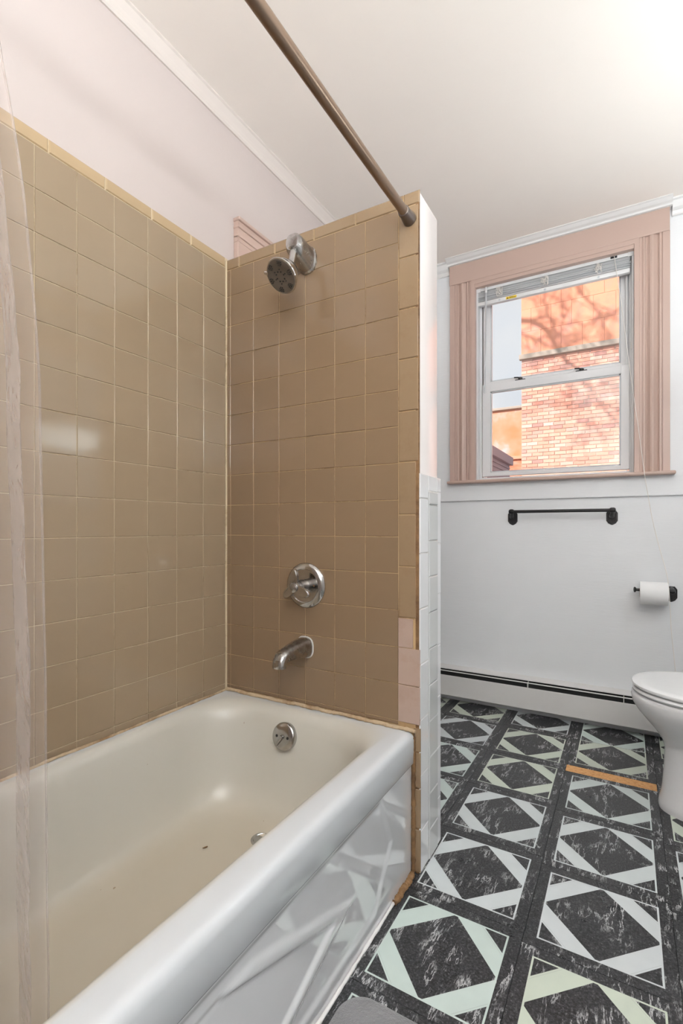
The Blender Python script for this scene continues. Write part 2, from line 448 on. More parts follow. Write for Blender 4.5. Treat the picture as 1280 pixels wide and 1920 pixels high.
for a, b in zip(pc, pc[1:]):
    put_tile(wp, 'cap_tile', '-Y', ((a+b)/2, YP+.005, (1.846+ZP)/2), b-a-J, ZP-1.846-J, 'tile_trim', th=.006, c=.003)
tz = [1.846, 1.7066, 1.563, 1.4223, 1.2772, 1.1351, .9885, .8434, .7005]
for a, b in zip(tz, tz[1:]):
    x1 = -.4935 if b > 1.0 else -.5005
    put_tile(wp, 'trim_tile', '-Y', ((-.5545+x1)/2, YP+.005, (a+b)/2), x1+.5545-J, a-b-J, 'tile_trim', th=.006, c=.0025)
for a, b, x1 in ((.6995, .6169, -.510), (.6169, .5133, -.4895), (.5133, .4082, -.4895)):
    put_tile(wp, 'replacement_tile', '-Y', ((-.5555+x1)/2, YP+.005, (a+b)/2), x1+.5555-J, a-b-J, 'tile_pink', th=.0065, c=.001)
for a, b in ((.40, .335), (.333, .235), (.233, .125), (.121, .004)):
    put_tile(wp, 'trim_tile', '-Y', (-.4985, YP+.004, (a+b)/2), .019, a-b-J, 'tile_trim', th=.005, c=.0012)
MB().tube([(XL+.001, YP-.001, RIM), (XL+.001, YP-.001, ZP-.004)], .0042, 8).build('corner_grout', 'grout_cream', wp, 60)
# end of the partition: white tiles to chest height, gloss paint above
ZW = 1.103
MB().box(XP-.006, XP-.0012, YP+.006, 1.436, 0, ZW-.003).build('grout_end', 'grout_white', wp)
def endtiles(y0, y1, zs, mat, nm, th=.005):
    for a, b in zip(zs, zs[1:]):
        put_tile(wp, nm, '+X', (XP-.0045, (y0+y1)/2, (a+b)/2), y1-y0-J, b-a-J, mat, th=th, c=.0022, tilt=.002)
zz = lambda off, p, top: [.002]+[off+p*k for k in range(0, 12) if .03 < off+p*k < top-.01]+[top]
endtiles(YP+.001, 1.3291, zz(.116, .153, ZW), 'tile_white', 'bullnose_tile')
endtiles(1.3291, 1.4018, zz(.088, PITCH, 1.055), 'tile_grey', 'end_tile', .008)
endtiles(1.3291, 1.4018, [1.057, ZW], 'tile_white', 'bullnose_tile')
endtiles(1.4018, 1.4356, zz(.140, .153, ZW), 'tile_white', 'bullnose_tile')
MB().box(XP-.03, XP-.001, YQ, 1.435, 0, ZW-.001, .002).build('back_edge', 'tile_white', wp)

# back wall with the window opening
OX0, OX1, OZ0, OZ1 = -.708, .031, 1.197, 2.262
m = MB()
for b in ((XL-.15, OX0, -.16, ZC+.1), (OX1, XR+.12, -.16, ZC+.1), (OX0, OX1, -.16, OZ0), (OX0, OX1, OZ1, ZC+.1)):
    m.box(b[0], b[1], YB, YB+.2, b[2], b[3])
struct(m.build('wall_back', 'paint_wall'), 'white plaster wall around the window and towel bar', 'wall')
m = MB(); RX = (1.62, 2.44, 1.08, 2.06)      # right wall opened for an unseen window, enlarged for fill light
m.box(XR, XR+.12, YF-.12, RX[0], -.16, ZC+.1).box(XR, XR+.12, RX[1], YB+.2, -.16, ZC+.1)
m.box(XR, XR+.12, RX[0], RX[1], -.16, RX[2]).box(XR, XR+.12, RX[0], RX[1], RX[3], ZC+.1)
struct(m.build('wall_right', 'paint_wall'), 'white plaster wall behind the toilet, beyond the right edge', 'wall')
struct(MB().box(XL-.15, XR+.12, YF-.12, YF, -.16, ZC+.1).build('wall_front', 'paint_warm'), 'white plaster wall behind the viewer', 'wall')
struct(MB().box(XL-.006, XP, -.38, -.262, 0, ZC).build('wall_alcove', 'paint_warm'), 'white wall closing the near end of the bathtub', 'wall')

# picture-rail like board under the window, ceiling mouldings
m = MB(); zr = 1.098
prof = [(0, YB+.01, zr), (0, YB-.013, zr), (0, YB-.014, zr+.004), (0, YB-.014, 1.19), (0, YB+.01, 1.19)]
m.prism(prof, (XL-.005, 0, 0), (XR, 0, 0))
struct(m.build('trim_1', 'paint_wall'), 'flat white board running under the window sill', 'trim')
def crown(name, label, pts):
    m = MB()
    for a, b, nrm in pts:                     # a, b: wall-line ends at ceiling; nrm: into the room
        nrm = Vector(nrm)
        sec = [(0, 0), (.024, 0), (.024, -.005), (.019, -.009), (.016, -.018), (.012, -.030), (.009, -.042), (.009, -.050), (.005, -.056), (0, -.056)]
        k = pts_scale
        prof = [nrm*(u*k)+Vector((0, 0, v*k)) for u, v in sec]
        m.loft([[Vector(a)+p for p in prof], [Vector(b)+p for p in prof]])
    return struct(m.build(name, 'crown_paint', None), label, 'trim')
pts_scale = 1.0
crown('trim_2', 'narrow white ceiling moulding above the long tiled wall', [((XL-.006, YF, ZC), (XL-.006, YB, ZC), (1, 0, 0))])
pts_scale = 1.2
m = MB()
def crown_seg(x0, x1, yw, k=1.0, zk=1.0):
    sec = [(0, 0), (.055, 0), (.055, -.008), (.046, -.012), (.040, -.022), (.030, -.036), (.016, -.046), (.012, -.058), (.012, -.066), (0, -.066)]
    m.loft([[Vector((x, yw-u*k, ZC+v*zk)) for u, v in sec] for x in (x0, x1)])
YCF = YB-.030                                 # front of the window casing
m.box(-.850, .172, YCF, YB+.01, 2.388, ZC)
crown_seg(-.852, .175, YCF, 1.0, .36)
crown_seg(XL, -.852, YB, 1.0, .9); crown_seg(.175, XR, YB, 1.0, .9)
struct(m.build('trim_3', 'trim_white'), 'white ceiling moulding stepping out over the window casing', 'trim')

# ------------------------------------------------------------------ window in the back wall
win = sroot('window_1', 'double-hung sash window in a fluted taupe casing', 'window', (-.34, YB, 1.19))
m = MB(); m.box(-.846, .166, YCF, YB+.004, 2.284, 2.389, .003)
m.build('casing_head', 'taupe', win)
m = MB(); m.box(OX0-.002, OX1+.002, YCF+.006, YB+.06, 2.244, 2.286, .003); m.box(OX0-.002, OX1+.002, YCF+.002, YCF+.012, 2.262, 2.286, .003)
m.build('head_bead', 'taupe', win)
def casing_side(x0, x1, flip):
    wd = x1-x0
    # profile across the board: fillets and a wide flute, u from the outer edge to the opening
    sec = [(0, 0), (0, .024), (.006, .028), (.20, .028), (.21, .024), (.23, .024), (.24, .027), (.29, .027), (.30, .020), (.34, .017), (.39, .020), (.45, .027),
           (.50, .029), (.55, .027), (.60, .021), (.64, .018), (.67, .021), (.69, .026), (.74, .026), (.75, .022), (.77, .022), (.78, .026), (.84, .026), (.85, .030), (.99, .030), (1, .026), (1, 0)]
    prof = [Vector(((x1-u*wd) if flip else (x0+u*wd), YB+.002-d, 0)) for u, d in sec]
    MB().prism(prof, (0, 0, 1.198), (0, 0, 2.285)).build('casing_side', 'taupe', win)
casing_side(-.844, OX0+.003, False); casing_side(OX1-.003, .167, True)
m = MB(); m.box(-.852, .187, 2.592, YB+.005, 1.190, 1.206, .006, 3); m.box(OX0, OX1, YB, YB+.075, 1.190, 1.206)
m.build('sill', 'taupe', win, 50)
m = MB()
for x0, x1 in ((OX0-.001, OX0+.012), (OX1-.012, OX1+.001)): m.box(x0, x1, YB+.004, YB+.2, OZ0, OZ1)
m.box(OX0, OX1, YB+.06, YB+.2, 2.235, OZ1+.001); m.box(OX0, OX1, YB+.03, YB+.2, OZ0-.001, 1.222)
m.build('jamb', 'sash_white', win)
m = MB()                                         # tracks the sashes run in
for xs, d in ((OX0+.012, 1), (OX1-.012, -1)):
    for u0, u1 in ((0, .010), (.018, .024)):
        a, b = sorted((xs+d*u0, xs+d*u1)); m.box(a, b, YB+.048, YB+.1, 1.222, 2.24)
m.build('track', 'plastic_white', win)
def sash(name, x0, x1, z0, z1, gx0, gx1, gz0, gz1, y0, y1):
    m = MB()
    m.box(x0, gx0, y0, y1, z0, z1, .002); m.box(gx1, x1, y0, y1, z0, z1, .002)
    m.box(gx0-.001, gx1+.001, y0, y1, z0, gz0, .002); m.box(gx0-.001, gx1+.001, y0, y1, gz1, z1, .002)
    o = m.build(name, 'sash_white', win)
    b = .006; m = MB(); yy = y0+.006
    m.box(gx0, gx0+b, yy, y1-.004, gz0, gz1).box(gx1-b, gx1, yy, y1-.004, gz0, gz1)
    m.box(gx0, gx1, yy, y1-.004, gz0, gz0+b).box(gx0, gx1, yy, y1-.004, gz1-b, gz1)
    m.build('glazing_bead', 'bead_grey', o)
    MB().box(gx0, gx1, (y0+y1)/2, (y0+y1)/2+.003, gz0, gz1).build('pane', 'pane_glass', o)
    return o
lo = sash('lower_sash', -.682, .010, 1.231, 1.731, -.640, -.026, 1.252, 1.690, YB+.040, YB+.066)
up = sash('upper_sash', -.684, .012, 1.722, 2.236, -.646, -.027, 1.752, 2.195, YB+.068, YB+.092)
for x in (-.487, -.196):
    m = MB(); m.box(x-.026, x+.026, YB+.046, YB+.066, 1.731, 1.737, .002); m.lathe([(.011, 0), (.011, .009), (.006, .012)], (x, YB+.056, 1.736), (0, 0, 1), 16)
    m.tube([(x, YB+.056, 1.744), (x-.012, YB+.05, 1.748), (x-.03, YB+.044, 1.748)], .0035, 8)
    m.build('sash_lock', 'fin_metal', lo)
MB().box(.016, .020, YB+.036, YB+.046, 1.80, 1.83).build('tilt_latch', 'cord', win)
# a second window, unseen, assumed over the toilet and enlarged for fill light
w2 = sroot('window_2', 'sash window in the wall over the toilet, beyond the right edge', 'window', (XR, 2.13, 1.12))
m = MB()
for a in ((RX[0]-.09, RX[0], RX[2]-.02, RX[3]+.1), (RX[1], RX[1]+.09, RX[2]-.02, RX[3]+.1), (RX[0], RX[1], RX[3], RX[3]+.1), (RX[0]-.1, RX[1]+.1, RX[2]-.03, RX[2])):
    m.box(XR-.025, XR+.001, a[0], a[1], a[2], a[3], .002)
m.build('casing', 'taupe', w2)
m = MB(); zm = (RX[2]+RX[3])/2
for a in ((RX[0], RX[0]+.03, RX[2], RX[3]), (RX[1]-.03, RX[1], RX[2], RX[3]), (RX[0], RX[1], zm-.02, zm+.02), (RX[0], RX[1], RX[2], RX[2]+.03), (RX[0], RX[1], RX[3]-.03, RX[3])):
    m.box(XR+.04, XR+.07, *a)
m.build('sash', 'sash_white', w2)
MB().box(XR+.054, XR+.057, RX[0], RX[1], RX[2], RX[3]).build('pane', 'pane_glass', w2)

# cased door on the long wall past the partition: only its head shows
d1 = sroot('door_1', 'door head casing in taupe peeking over the tiled partition', 'door', (XL-.006, 1.7, 0))
x0 = XL-.006
m = MB()
m.box(x0, x0+.022, 1.306, 1.40, 0, 1.97, .003); m.box(x0, x0+.022, 2.14, 2.234, 0, 1.97, .003); m.build('casing_side', 'taupe', d1)
m = MB(); m.box(x0, x0+.022, 1.306, 2.234, 1.97, 2.045, .002); m.box(x0, x0+.030, 1.303, 2.237, 2.043, 2.056, .003); m.box(x0, x0+.027, 1.304, 2.236, 2.018, 2.026, .002)
m.box(x0, x0+.026, 1.306, 2.234, 1.985, 1.992, .002); m.build('casing_head', 'taupe', d1)
dl = MB().box(x0+.001, x0+.008, 1.402, 2.138, .012, 1.968).build('door_panel', 'trim_white', d1)
m = MB(); m.lathe([(.024, 0), (.024, .004), (.008, .006), (.008, .035), (.024, .045), (.024, .055), (.012, .062)], (x0+.008, 1.47, .95), (1, 0, 0), 20)
m.build('knob', 'black_metal', dl, 40)

# ------------------------------------------------------------------ bathtub
tub = thing('bathtub', 'white enamelled bathtub with yellowed bowl and moulded front apron', 'bathtub', (-.86, .5, 0))
TX0, TX1, TY0, TY1 = XL+.001, -.506, -.260, YP-.001
def rrect(x0, x1, y0, y1, r, z, na=12, ns=14):
    out = []
    r = min(r, (x1-x0)/2-.002, (y1-y0)/2-.002)
    cc = ((x1-r, y1-r, 0), (x0+r, y1-r, PI/2), (x0+r, y0+r, PI), (x1-r, y0+r, 1.5*PI))
    for i, (cx, cy, a0) in enumerate(cc):
        for k in range(na+1):
            a = a0+PI/2*k/na; out.append(Vector((cx+r*math.cos(a), cy+r*math.sin(a), z)))
        nx = cc[(i+1) % 4]; a = a0+PI/2
        p, q = out[-1], Vector((nx[0]+r*math.cos(nx[2]), nx[1]+r*math.sin(nx[2]), z))
        for k in range(1, ns): out.append(p.lerp(q, k/ns))
    return out
def tl(i0, i1, j0, j1, r, z):                 # insets from left wall, front, near end, far end
    return rrect(TX0+i0, TX1-i1, TY0+j0, TY1-j1, r, z)
L = [(tl(0, .004, 0, 0, .004, .300), 0, 0), (tl(0, 0, 0, 0, .004, .306), 0, 0), (tl(0, -.001, 0, 0, .004, .352), 0, 0), (tl(0, -.001, 0, 0, .004, .368), 0, 0), (tl(0, 0, 0, 0, .006, .3735), 0, 0), (tl(0, .0022, 0, 0, .006, .379), 0, 0), (tl(0, .0055, 0, 0, .008, .3835), 0, 0),
     (tl(0, .010, 0, 0, .01, .3867), 0, 0), (tl(0, .0145, 0, 0, .01, .3885), 0, 0), (tl(0, .019, 0, 0, .012, .3893), 0, 0), (tl(.001, .024, .001, .001, .012, .3896), 0, 0), (tl(.003, .034, .004, .004, .016, RIM), 0, 0), (tl(.008, .047, .010, .010, .03, RIM), 0, 0),
     (tl(.014, .056, .02, .016, .06, RIM), .15, 0), (tl(.024, .063, .045, .028, .12, RIM-.0004), .7, 0), (tl(.031, .069, .06, .036, .15, RIM-.003), 1, 0),
     (tl(.040, .076, .075, .050, .16, RIM-.013), 1, 0), (tl(.046, .081, .09, .058, .165, RIM-.028), 1, 0), (tl(.052, .086, .11, .066, .165, RIM-.055), 1, 0),
     (tl(.060, .093, .14, .076, .16, .28), 1, 0), (tl(.070, .102, .18, .090, .155, .215), 1, .05), (tl(.080, .110, .215, .104, .15, .165), 1, .2),
     (tl(.092, .120, .245, .122, .145, .130), 1, .4), (tl(.108, .134, .27, .145, .14, .110), 1, .7), (tl(.130, .154, .30, .175, .13, .099), 1, .9), (tl(.17, .19, .35, .22, .11, .094), 1, 1), (tl(.24, .25, .45, .32, .08, .092), 1, 1)]
m = MB(); m.loft([l[0] for l in L], cap=False)
m.bm.verts.ensure_lookup_table(); n = len(L[0][0])
m.bm.faces.new([m.bm.verts[(len(L)-1)*n+i] for i in range(n)])
body = m.build('tub_shell', 'enamel', tub, 180, recalc=True)
me = body.data
for nm, idx in (('basin', 1), ('stain', 2)):
    at = me.attributes.new(nm, 'FLOAT', 'POINT')
    for i in range(len(me.vertices)): at.data[i].value = L[i//n][idx]
# apron with its moulded relief
def seg_hex(y, z, hexa):                       # signed distance (positive inside) to a convex outline
    d = 1e9
    for (a, b) in zip(hexa, hexa[1:]+hexa[:1]):
        ex, ez = b[0]-a[0], b[1]-a[1]; l = math.hypot(ex, ez)
        d = min(d, ((y-a[0])*ez-(z-a[1])*ex)/l)
    return d
def ss(x, a, b): t = min(1, max(0, (x-a)/(b-a))); return t*t*(3-2*t)
mid = .40
def hexagon(apx, ax, at_, zt, ab, zb): return [(apx, ax), (ab, zb), (2*mid-ab, zb), (2*mid-apx, ax), (2*mid-at_, zt), (at_, zt)]
HO = hexagon(.942, .142, .60, .264, .700, .066); HI = hexagon(.852, .148, .525, .262, .640, .068)
RO = hexagon(1.12, .16, 1.06, .285, 1.03, .045)
NY, NZ = 330, 66; Y0, Y1 = TY0, 1.2545
verts = []; faces = []
XA = -.5125
for j in range(NZ+1):
    z = .002+.298*j/NZ
    for i in range(NY+1):
        y = Y0+(Y1-Y0)*i/NY
        h = -.004*ss(seg_hex(y, z, RO), -.012, .004)+.0045*ss(seg_hex(y, z, HO), -.004, .012)-.006*ss(seg_hex(y, z, HI), -.004, .006)
        verts.append(Vector((XA+h+.004*(z-.15), y, z))-tub.location)
for j in range(NZ):
    for i in range(NY):
        a = j*(NY+1)+i; faces.append((a, a+1, a+NY+2, a+NY+1))
me = bpy.data.meshes.new('apron'); me.from_pydata(verts, [], faces)
ap = link('apron', me, 'apron_white', tub, 180)
m = MB(); m.box(-.53, XA-.012, Y0, Y1, .0, .30); m.build('apron_backing', 'seam', tub)
MB().box(-.54, -.5108, Y0, Y1, .2985, .3015).build('seam_line', 'seam', tub)
# caulk beads along walls and floor
def bead(pts, r, name='caulk_bead', mat='caulk', parent=tub):
    pts = smoothcurve(pts, 4); rs = [r*random.uniform(.75, 1.25) for _ in pts]
    MB().tube(pts, rs, 8).build(name, mat, parent, 60)
k = 26
bead([(XL+.008, TY0+.01+(YP-TY0-.02)*i/k, RIM+.002+random.uniform(-.001, .002)) for i in range(k+1)], .0042)
bead([(XL+.01+(-.51-XL)*i/k, YP-.008, RIM+.004+random.uniform(-.001, .003)) for i in range(k+1)], .0058)
bead([(-.5085, YP-.003, .005+.37*i/12) for i in range(13)], .0065, mat='grime')
bead([(XA+.003, TY0+(1.2-TY0)*i/k, .002) for i in range(k+1)], .004, mat='trim_white')
bead([(XA+.004+.004*random.random(), 1.13+.01*i, .003) for i in range(13)], .008, mat='grime')
# overflow plate on the drain-end wall of the bowl
oc = onY(532.5, 1381, 1.184); ax = Vector((0, -1, .22)).normalized()
ov = MB().lathe([(.040, -.012), (.041, .002), (.040, .005), (.036, .008), (.020, .0105), (.001, .011)], oc, ax, 40).build('overflow_plate', 'chrome', tub, 35)
e1 = Vector((1, 0, 0)); e2 = ax.cross(e1).normalized()
for s_ in (-1, 1):
    p = oc+e1*(.020*s_)-e2*.004*0+ax*.0095
    MB().lathe([(.0042, 0), (.0042, .0015), (.002, .0022)], p, ax, 12).build('screw', 'nozzle_black', ov, 40)
m = MB(); m.lathe([(.006, 0), (.006, .006), (.004, .010)], oc+ax*.009, ax, 14); m.tube([oc+ax*.014, oc+ax*.018-Vector((.012, 0, .018)), oc+ax*.016-Vector((.02, 0, .028))], [.005, .0045, .004], 10)
m.build('trip_lever', 'chrome', ov, 40)
dr = Vector((-.866, 1.045, .0945))
MB().lathe([(.030, 0), (.030, .002), (.024, .003), (.022, .001), (.001, .001)], dr, (0, 0, 1), 28).build('drain', 'chrome', tub, 40)
for px, py in ((384, 1589), (368, 1518)):
    p = onZ(px, py, .095); q = [p+Vector((random.uniform(-.006, .006), random.uniform(-.006, .006), .001)) for _ in range(4)]
    MB().tube(smoothcurve(q, 4), .0012, 6).build('debris', 'grime', tub, 60)

# ------------------------------------------------------------------ shower fittings
xs, zs_ = -.8616, 1.786
sh = thing('shower_sprayer', 'chrome shower head on a chunky arm near the top of the tiles', 'shower head', (xs, YP, zs_))
def oval(c, rx, rz, ex=2.4, n=32, ax1=Vector((1, 0, 0)), ax2=Vector((0, 0, 1))):
    out = []
    for i in range(n):
        a = 2*PI*i/n; ca, sa = math.cos(a), math.sin(a)
        out.append(Vector(c)+ax1*(rx*math.copysign(abs(ca)**(2/ex), ca))+ax2*(rz*math.copysign(abs(sa)**(2/ex), sa)))
    return out
m = MB()
m.loft([oval((xs, YP, zs_), .034, .042), oval((xs, YP-.006, zs_), .034, .042), oval((xs, YP-.010, zs_), .031, .039), oval((xs, YP-.012, zs_), .0302, .0382),
        oval((xs, YP-.06, zs_+.012), .0285, .034), oval((xs, YP-.078, zs_+.017), .027, .030), oval((xs, YP-.086, zs_+.018), .021, .023)])
m.build('arm', 'chrome_worn', sh, 35)
hc = onY(527, 518, YP-.135)                     # centre of the spray face
fa = Vector((-.13, -.72, -.68)).normalized()
neck = Vector((xs, YP-.074, zs_+.002)); nb = hc-fa*.052
MB().tube([neck+Vector((0, .012, .012)), neck, neck.lerp(nb, .5), nb+fa*.004], [.012, .012, .0105, .0125], 18).build('neck', 'chrome', sh, 40)
MB().lathe([(.013, 0), (.0165, .003), (.0165, .006), (.013, .009)], neck+(neck-nb).normalized()*.002, (nb-neck), 24).build('collar', 'chrome_worn', sh, 35)
hb = MB().lathe([(.012, -.052), (.020, -.050), (.026, -.046), (.034, -.040), (.040, -.028), (.043, -.022), (.043, -.020), (.049, -.008), (.051, -.002), (.050, .001), (.0475, .0015)], hc, fa, 48).build('head', 'chrome', sh, 35)
fc = MB().lathe([(.0475, 0), (.0470, .0026), (.030, .0038), (.0285, .0030), (.001, .0034)], hc, fa, 48).build('spray_face', 'nickel_face', sh, 35)
u1 = fa.orthogonal().normalized(); u2 = fa.cross(u1)
nz_mesh = None
spots = []
for s_ in range(6):
    for rr, cnt in ((.041, 3), (.036, 3), (.031, 2)):
        for k in range(cnt):
            a = 2*PI*s_/6+(k-(cnt-1)/2)*.16*(.036/rr)+.2; spots.append((rr, a, .0019))
for k in range(8): spots.append((.014, 2*PI*k/8, .0022))
for k in range(6): spots.append((.020, 2*PI*k/6+.3, .0018))
m = MB()
for rr, a, rad in spots:
    p = hc+(u1*math.cos(a)+u2*math.sin(a))*rr+fa*.0024
    m.lathe([(rad, 0), (rad, .0022), (rad*.6, .0030)], p, fa, 8)
nzl = m.build('nozzles', 'nozzle_black', fc, 40); nzl['kind'] = 'stuff'
q = Vector((-1, 0, .55)); q = (q-fa*q.dot(fa)).normalized()
m = MB(); m.tube([hc+q*.044-fa*.002, hc+q*.058-fa*.001], [.006, .0045], 12); m.build('lever', 'chrome', sh, 40)

vx, vz = -.868, .7715
va = thing('shower_valve', 'round chrome mixer plate with three-armed handle above the spout', 'shower valve', (vx, YP, vz))
MB().lathe([(.071, 0), (.071, .003), (.068, .008), (.062, .012), (.053, .014), (.051, .011), (.046, .010), (.018, .011)], (vx, YP, vz), (0, -1, 0), 56).build('escutcheon', 'chrome', va, 30)
MB().lathe([(.0195, 0), (.0195, .030), (.018, .033), (.014, .034), (.014, .052)], (vx, YP-.008, vz), (0, -1, 0), 32).build('sleeve', 'chrome_worn', va, 35)
for s_ in (-1, 1): MB().lathe([(.003, 0), (.003, .001), (.001, .0014)], (vx+.036*s_, YP-.0105, vz+.002), (0, -1, 0), 10).build('screw', 'grime', va)
def star(n=96, phase=0, r0=.017, r1=.055, p=2.0, k=1.0):
    out = []
    for i in range(n):
        a = 2*PI*i/n; c_ = .5+.5*math.cos(3*(a-phase)); r = (r0+(r1-r0)*c_**p)*k
        out.append((r*math.cos(a), r*math.sin(a)))
    return out
ph = math.radians(96); hy = YP-.056
rings = []
for dy, k in ((0, .86), (-.003, 1), (-.011, 1), (-.0135, .93)):
    ring = []
    for (x, z) in star(phase=ph, k=k):
        rr = math.hypot(x, z); ring.append(Vector((vx+x, hy+dy+.006*(rr/.046)**2, vz+z)))
    rings.append(ring)
hd = MB().loft(rings).build('handle', 'chrome', va, 35)
MB().lathe([(.015, 0), (.015, .004), (.010, .007), (.001, .008)], (vx, hy-.012, vz), (0, -1, 0), 28).build('handle_cap', 'chrome_worn', hd, 40)
sx, sz = -.8716, .5778
spo = thing('tub_spout', 'tarnished chrome tub spout sticking out below the valve', 'tub spout', (sx, YP, sz))
m = MB(); secs = [(0, sz, .0285, .031), (.004, sz, .029, .0315), (.02, sz+.001, .028, .0305), (.05, sz+.001, .0265, .0275), (.08, sz, .0245, .0235), (.098, sz-.001, .023, .0205), (.112, sz-.004, .0222, .020)]
rings = [oval((sx, YP-d, z), rx, rz, 2.6) for d, z, rx, rz in secs]
rings += [oval((sx, YP-.124, sz-.010), .0215, .0195, 2.6, ax2=Vector((0, -.45, .9)).normalized()), oval((sx, YP-.130, sz-.019), .0205, .0175, 2.6, ax2=Vector((0, -.85, .5)).normalized()),
          oval((sx, YP-.1315, sz-.030), .0195, .0165, 2.6, ax2=Vector((0, -1, .1)).normalized()), oval((sx, YP-.131, sz-.034), .0190, .016, 2.6, ax2=Vector((0, -1, 0)))]
m.loft(rings); m.build('spout_body', 'chrome_worn', spo, 50)
MB().loft([oval((sx, YP+.001, sz), .0325, .035, 2.6), oval((sx, YP-.003, sz), .031, .0335, 2.6)]).build('caulk_ring', 'grout_white', spo)

# ------------------------------------------------------------------ curtain rod and curtain
rx, rz = -.5195, 1.8065
rod = thing('curtain_rod', 'brushed bronze shower curtain rod above the bathtub edge', 'curtain rod', (rx, YP, rz))
MB().lathe([(.0125, .02), (.0125, 1.505)], (rx, YP, rz), (0, -1, 0), 28).build('tube', 'rod_metal', rod, 40)
for y, d in ((YP-.0005, -1), (-.2615, 1)):
    MB().lathe([(.0175, 0), (.019, .002), (.0185, .010), (.0158, .030), (.0160, .044), (.0150, .047), (.0128, .048)], (rx, y, rz), (0, d, 0), 28).build('end_cap', 'collar_metal', rod, 35)
cur = thing('shower_curtain', 'clear plastic shower curtain gathered at the left edge', 'shower curtain', (-.56, .05, RIM))
EDGE = [(-60, -250), (0, 90), (25, 230), (45, 360), (65, 580), (75, 720), (80, 1050), (85, 1300), (90, 1800), (91, 2100)]   # free edge in the photograph
def lerpt(t, v):
    for (a, ya), (b, yb) in zip(t, t[1:]):
        if v <= b: return ya+(yb-ya)*(v-a)/(b-a)
    return t[-1][1]
def edgeY(z, x):
    y = .3
    for _ in range(8):
        fwd = -x*sn+y*cs; py = YH-F*(z-H)/fwd
        r = (lerpt([(b, a) for a, b in EDGE], py)-640)/F
        y = x*(r*sn+cs)/(r*cs-sn)
    return y
NU, NV = 460, 90; verts = []; faces = []
def xbase(z):
    t = [(.15, -.675), (.42, -.655), (.92, -.60), (1.3, -.545), (1.775, -.5195)]
    for (a, ya), (b, yb) in zip(t, t[1:]):
        if z <= b: return ya+(yb-ya)*max(0, (z-a))/(b-a)
    return t[-1][1]
for j in range(NV+1):
    z = .20+1.565*j/NV
    ampl = .030*(.20+.80*min(1, (1.8-z)/.7))
    ex = xbase(z)-.012+ampl*math.sin(.9*math.sin(z*2.1)+.4)*(.55+.45*math.sin(1.2))*.35
    ex = min(ex, -.592) if z < .44 else ex
    ey = edgeY(z, ex)
    for i in range(NU+1):
        s_ = i/NU
        span = (ey+.20)
        y = ey-span*s_+.012*math.sin(7*s_*2*PI*.5+z*1.3)*s_
        fold = math.sin(s_*2*PI*17+.9*math.sin(z*2.1)+.5*math.sin(s_*31)+.4)
        x = xbase(z)-.012+ampl*fold*(.55+.45*math.sin(s_*13+1.2))*min(1, s_*30+.35)+.006*math.sin(z*9+s_*21)*min(1, s_*6)
        cr = noise.noise(Vector((y*16, z*9, 1.7)))*.008+noise.noise(Vector((y*38, z*22, 5.1)))*.0035
        x += cr*min(1, s_*10+.2)*min(1, (1.77-z)/.3)
        x = min(x, -.592) if z < .44 else x
        verts.append(Vector((x, y, z))-cur.location)
for j in range(NV):
    for i in range(NU):
        a = j*(NU+1)+i; faces.append((a, a+1, a+NU+2, a+NU+1))
me = bpy.data.meshes.new('curtain_sheet'); me.from_pydata(verts, [], faces)
link('curtain_sheet', me, 'clear_vinyl', cur, 180)
hem = [verts[j*(NU+1)]+cur.location for j in range(NV+1)]
MB().tube(hem, .0013, 6).build('hem', 'clear_vinyl', cur, 180)
rg = None
for k in range(7):
    y = .16-.06*k
    pts = [(rx+.019*math.cos(2*PI*i/24), y, rz-.004+.0215*math.sin(2*PI*i/24)-.006) for i in range(25)]
    MB().tube(pts, .0018, 8).build('curtain_ring', 'plastic_white', cur, 60)

# ------------------------------------------------------------------ blind in the window
BY = YB+.004
bl = thing('window_blind', 'white mini blind drawn up to the top of the window', 'blind', (-.34, BY, 2.25))
MB().box(-.704, .024, BY, BY+.026, 2.229, 2.256, .0025).build('headrail', 'plastic_white', bl)
for x0, x1 in ((-.708, -.682), (.004, .030)): MB().box(x0, x1, BY-.003, BY+.03, 2.224, 2.260, .002).build('bracket', 'plastic_white', bl)
proto = None; ns = 17
for k in range(ns):
    z = 2.175+k*.0030
    if proto is None:
        m = MB(); sec = [(0, 0), (.006, .0012), (.0125, .0016), (.019, .0012), (.025, 0)]
        m.loft([[Vector((x, BY+u, z+v)) for u, v in sec]+[Vector((x, BY+u, z+v-.0012)) for u, v in sec[::-1]] for x in (-.698, .012)])
        proto = m.build('slat', 'slat', bl, off=(0, 0, 0)); z00 = z
    else:
        o = proto.copy(); C.objects.link(o); o.parent = bl
        o.location = (random.uniform(-.004, .004), random.uniform(-.0025, .001), z-z00); o.rotation_euler = (random.uniform(-.05, .05), random.uniform(-.0012, .0012), 0)
MB().box(-.700, .013, BY-.001, BY+.026, 2.151, 2.172, .004, 3).build('bottom_rail', 'plastic_white', bl, 40)
for x in (-.5833, -.3596, -.1181):
    m = MB()
    for q in range(7):
        pts = [(x+random.uniform(-.018, .018), BY-.003+random.uniform(-.004, .001), 2.203+random.uniform(-.026, .026)) for _ in range(6)]
        m.tube(smoothcurve(pts, 5), .0008, 5)
    m.build('ladder_string', 'cord', bl)
    MB().lathe([(.005, 0), (.005, .001), (.003, .0015)], (x, BY-.001, 2.160), (0, -1, 0), 12).build('string_plug', 'bead_grey', bl)
lab = MB().box(-.550, -.497, BY-.0016, BY-.0009, 2.1535, 2.1665).build('warning_label', 'label_yellow', bl); lab['label'] = 'small yellow warning sticker'
m = MB()
m.faces([(-.5465, BY-.0019, 2.156), (-.5365, BY-.0019, 2.156), (-.5415, BY-.0019, 2.1645)], [(0, 1, 2)])
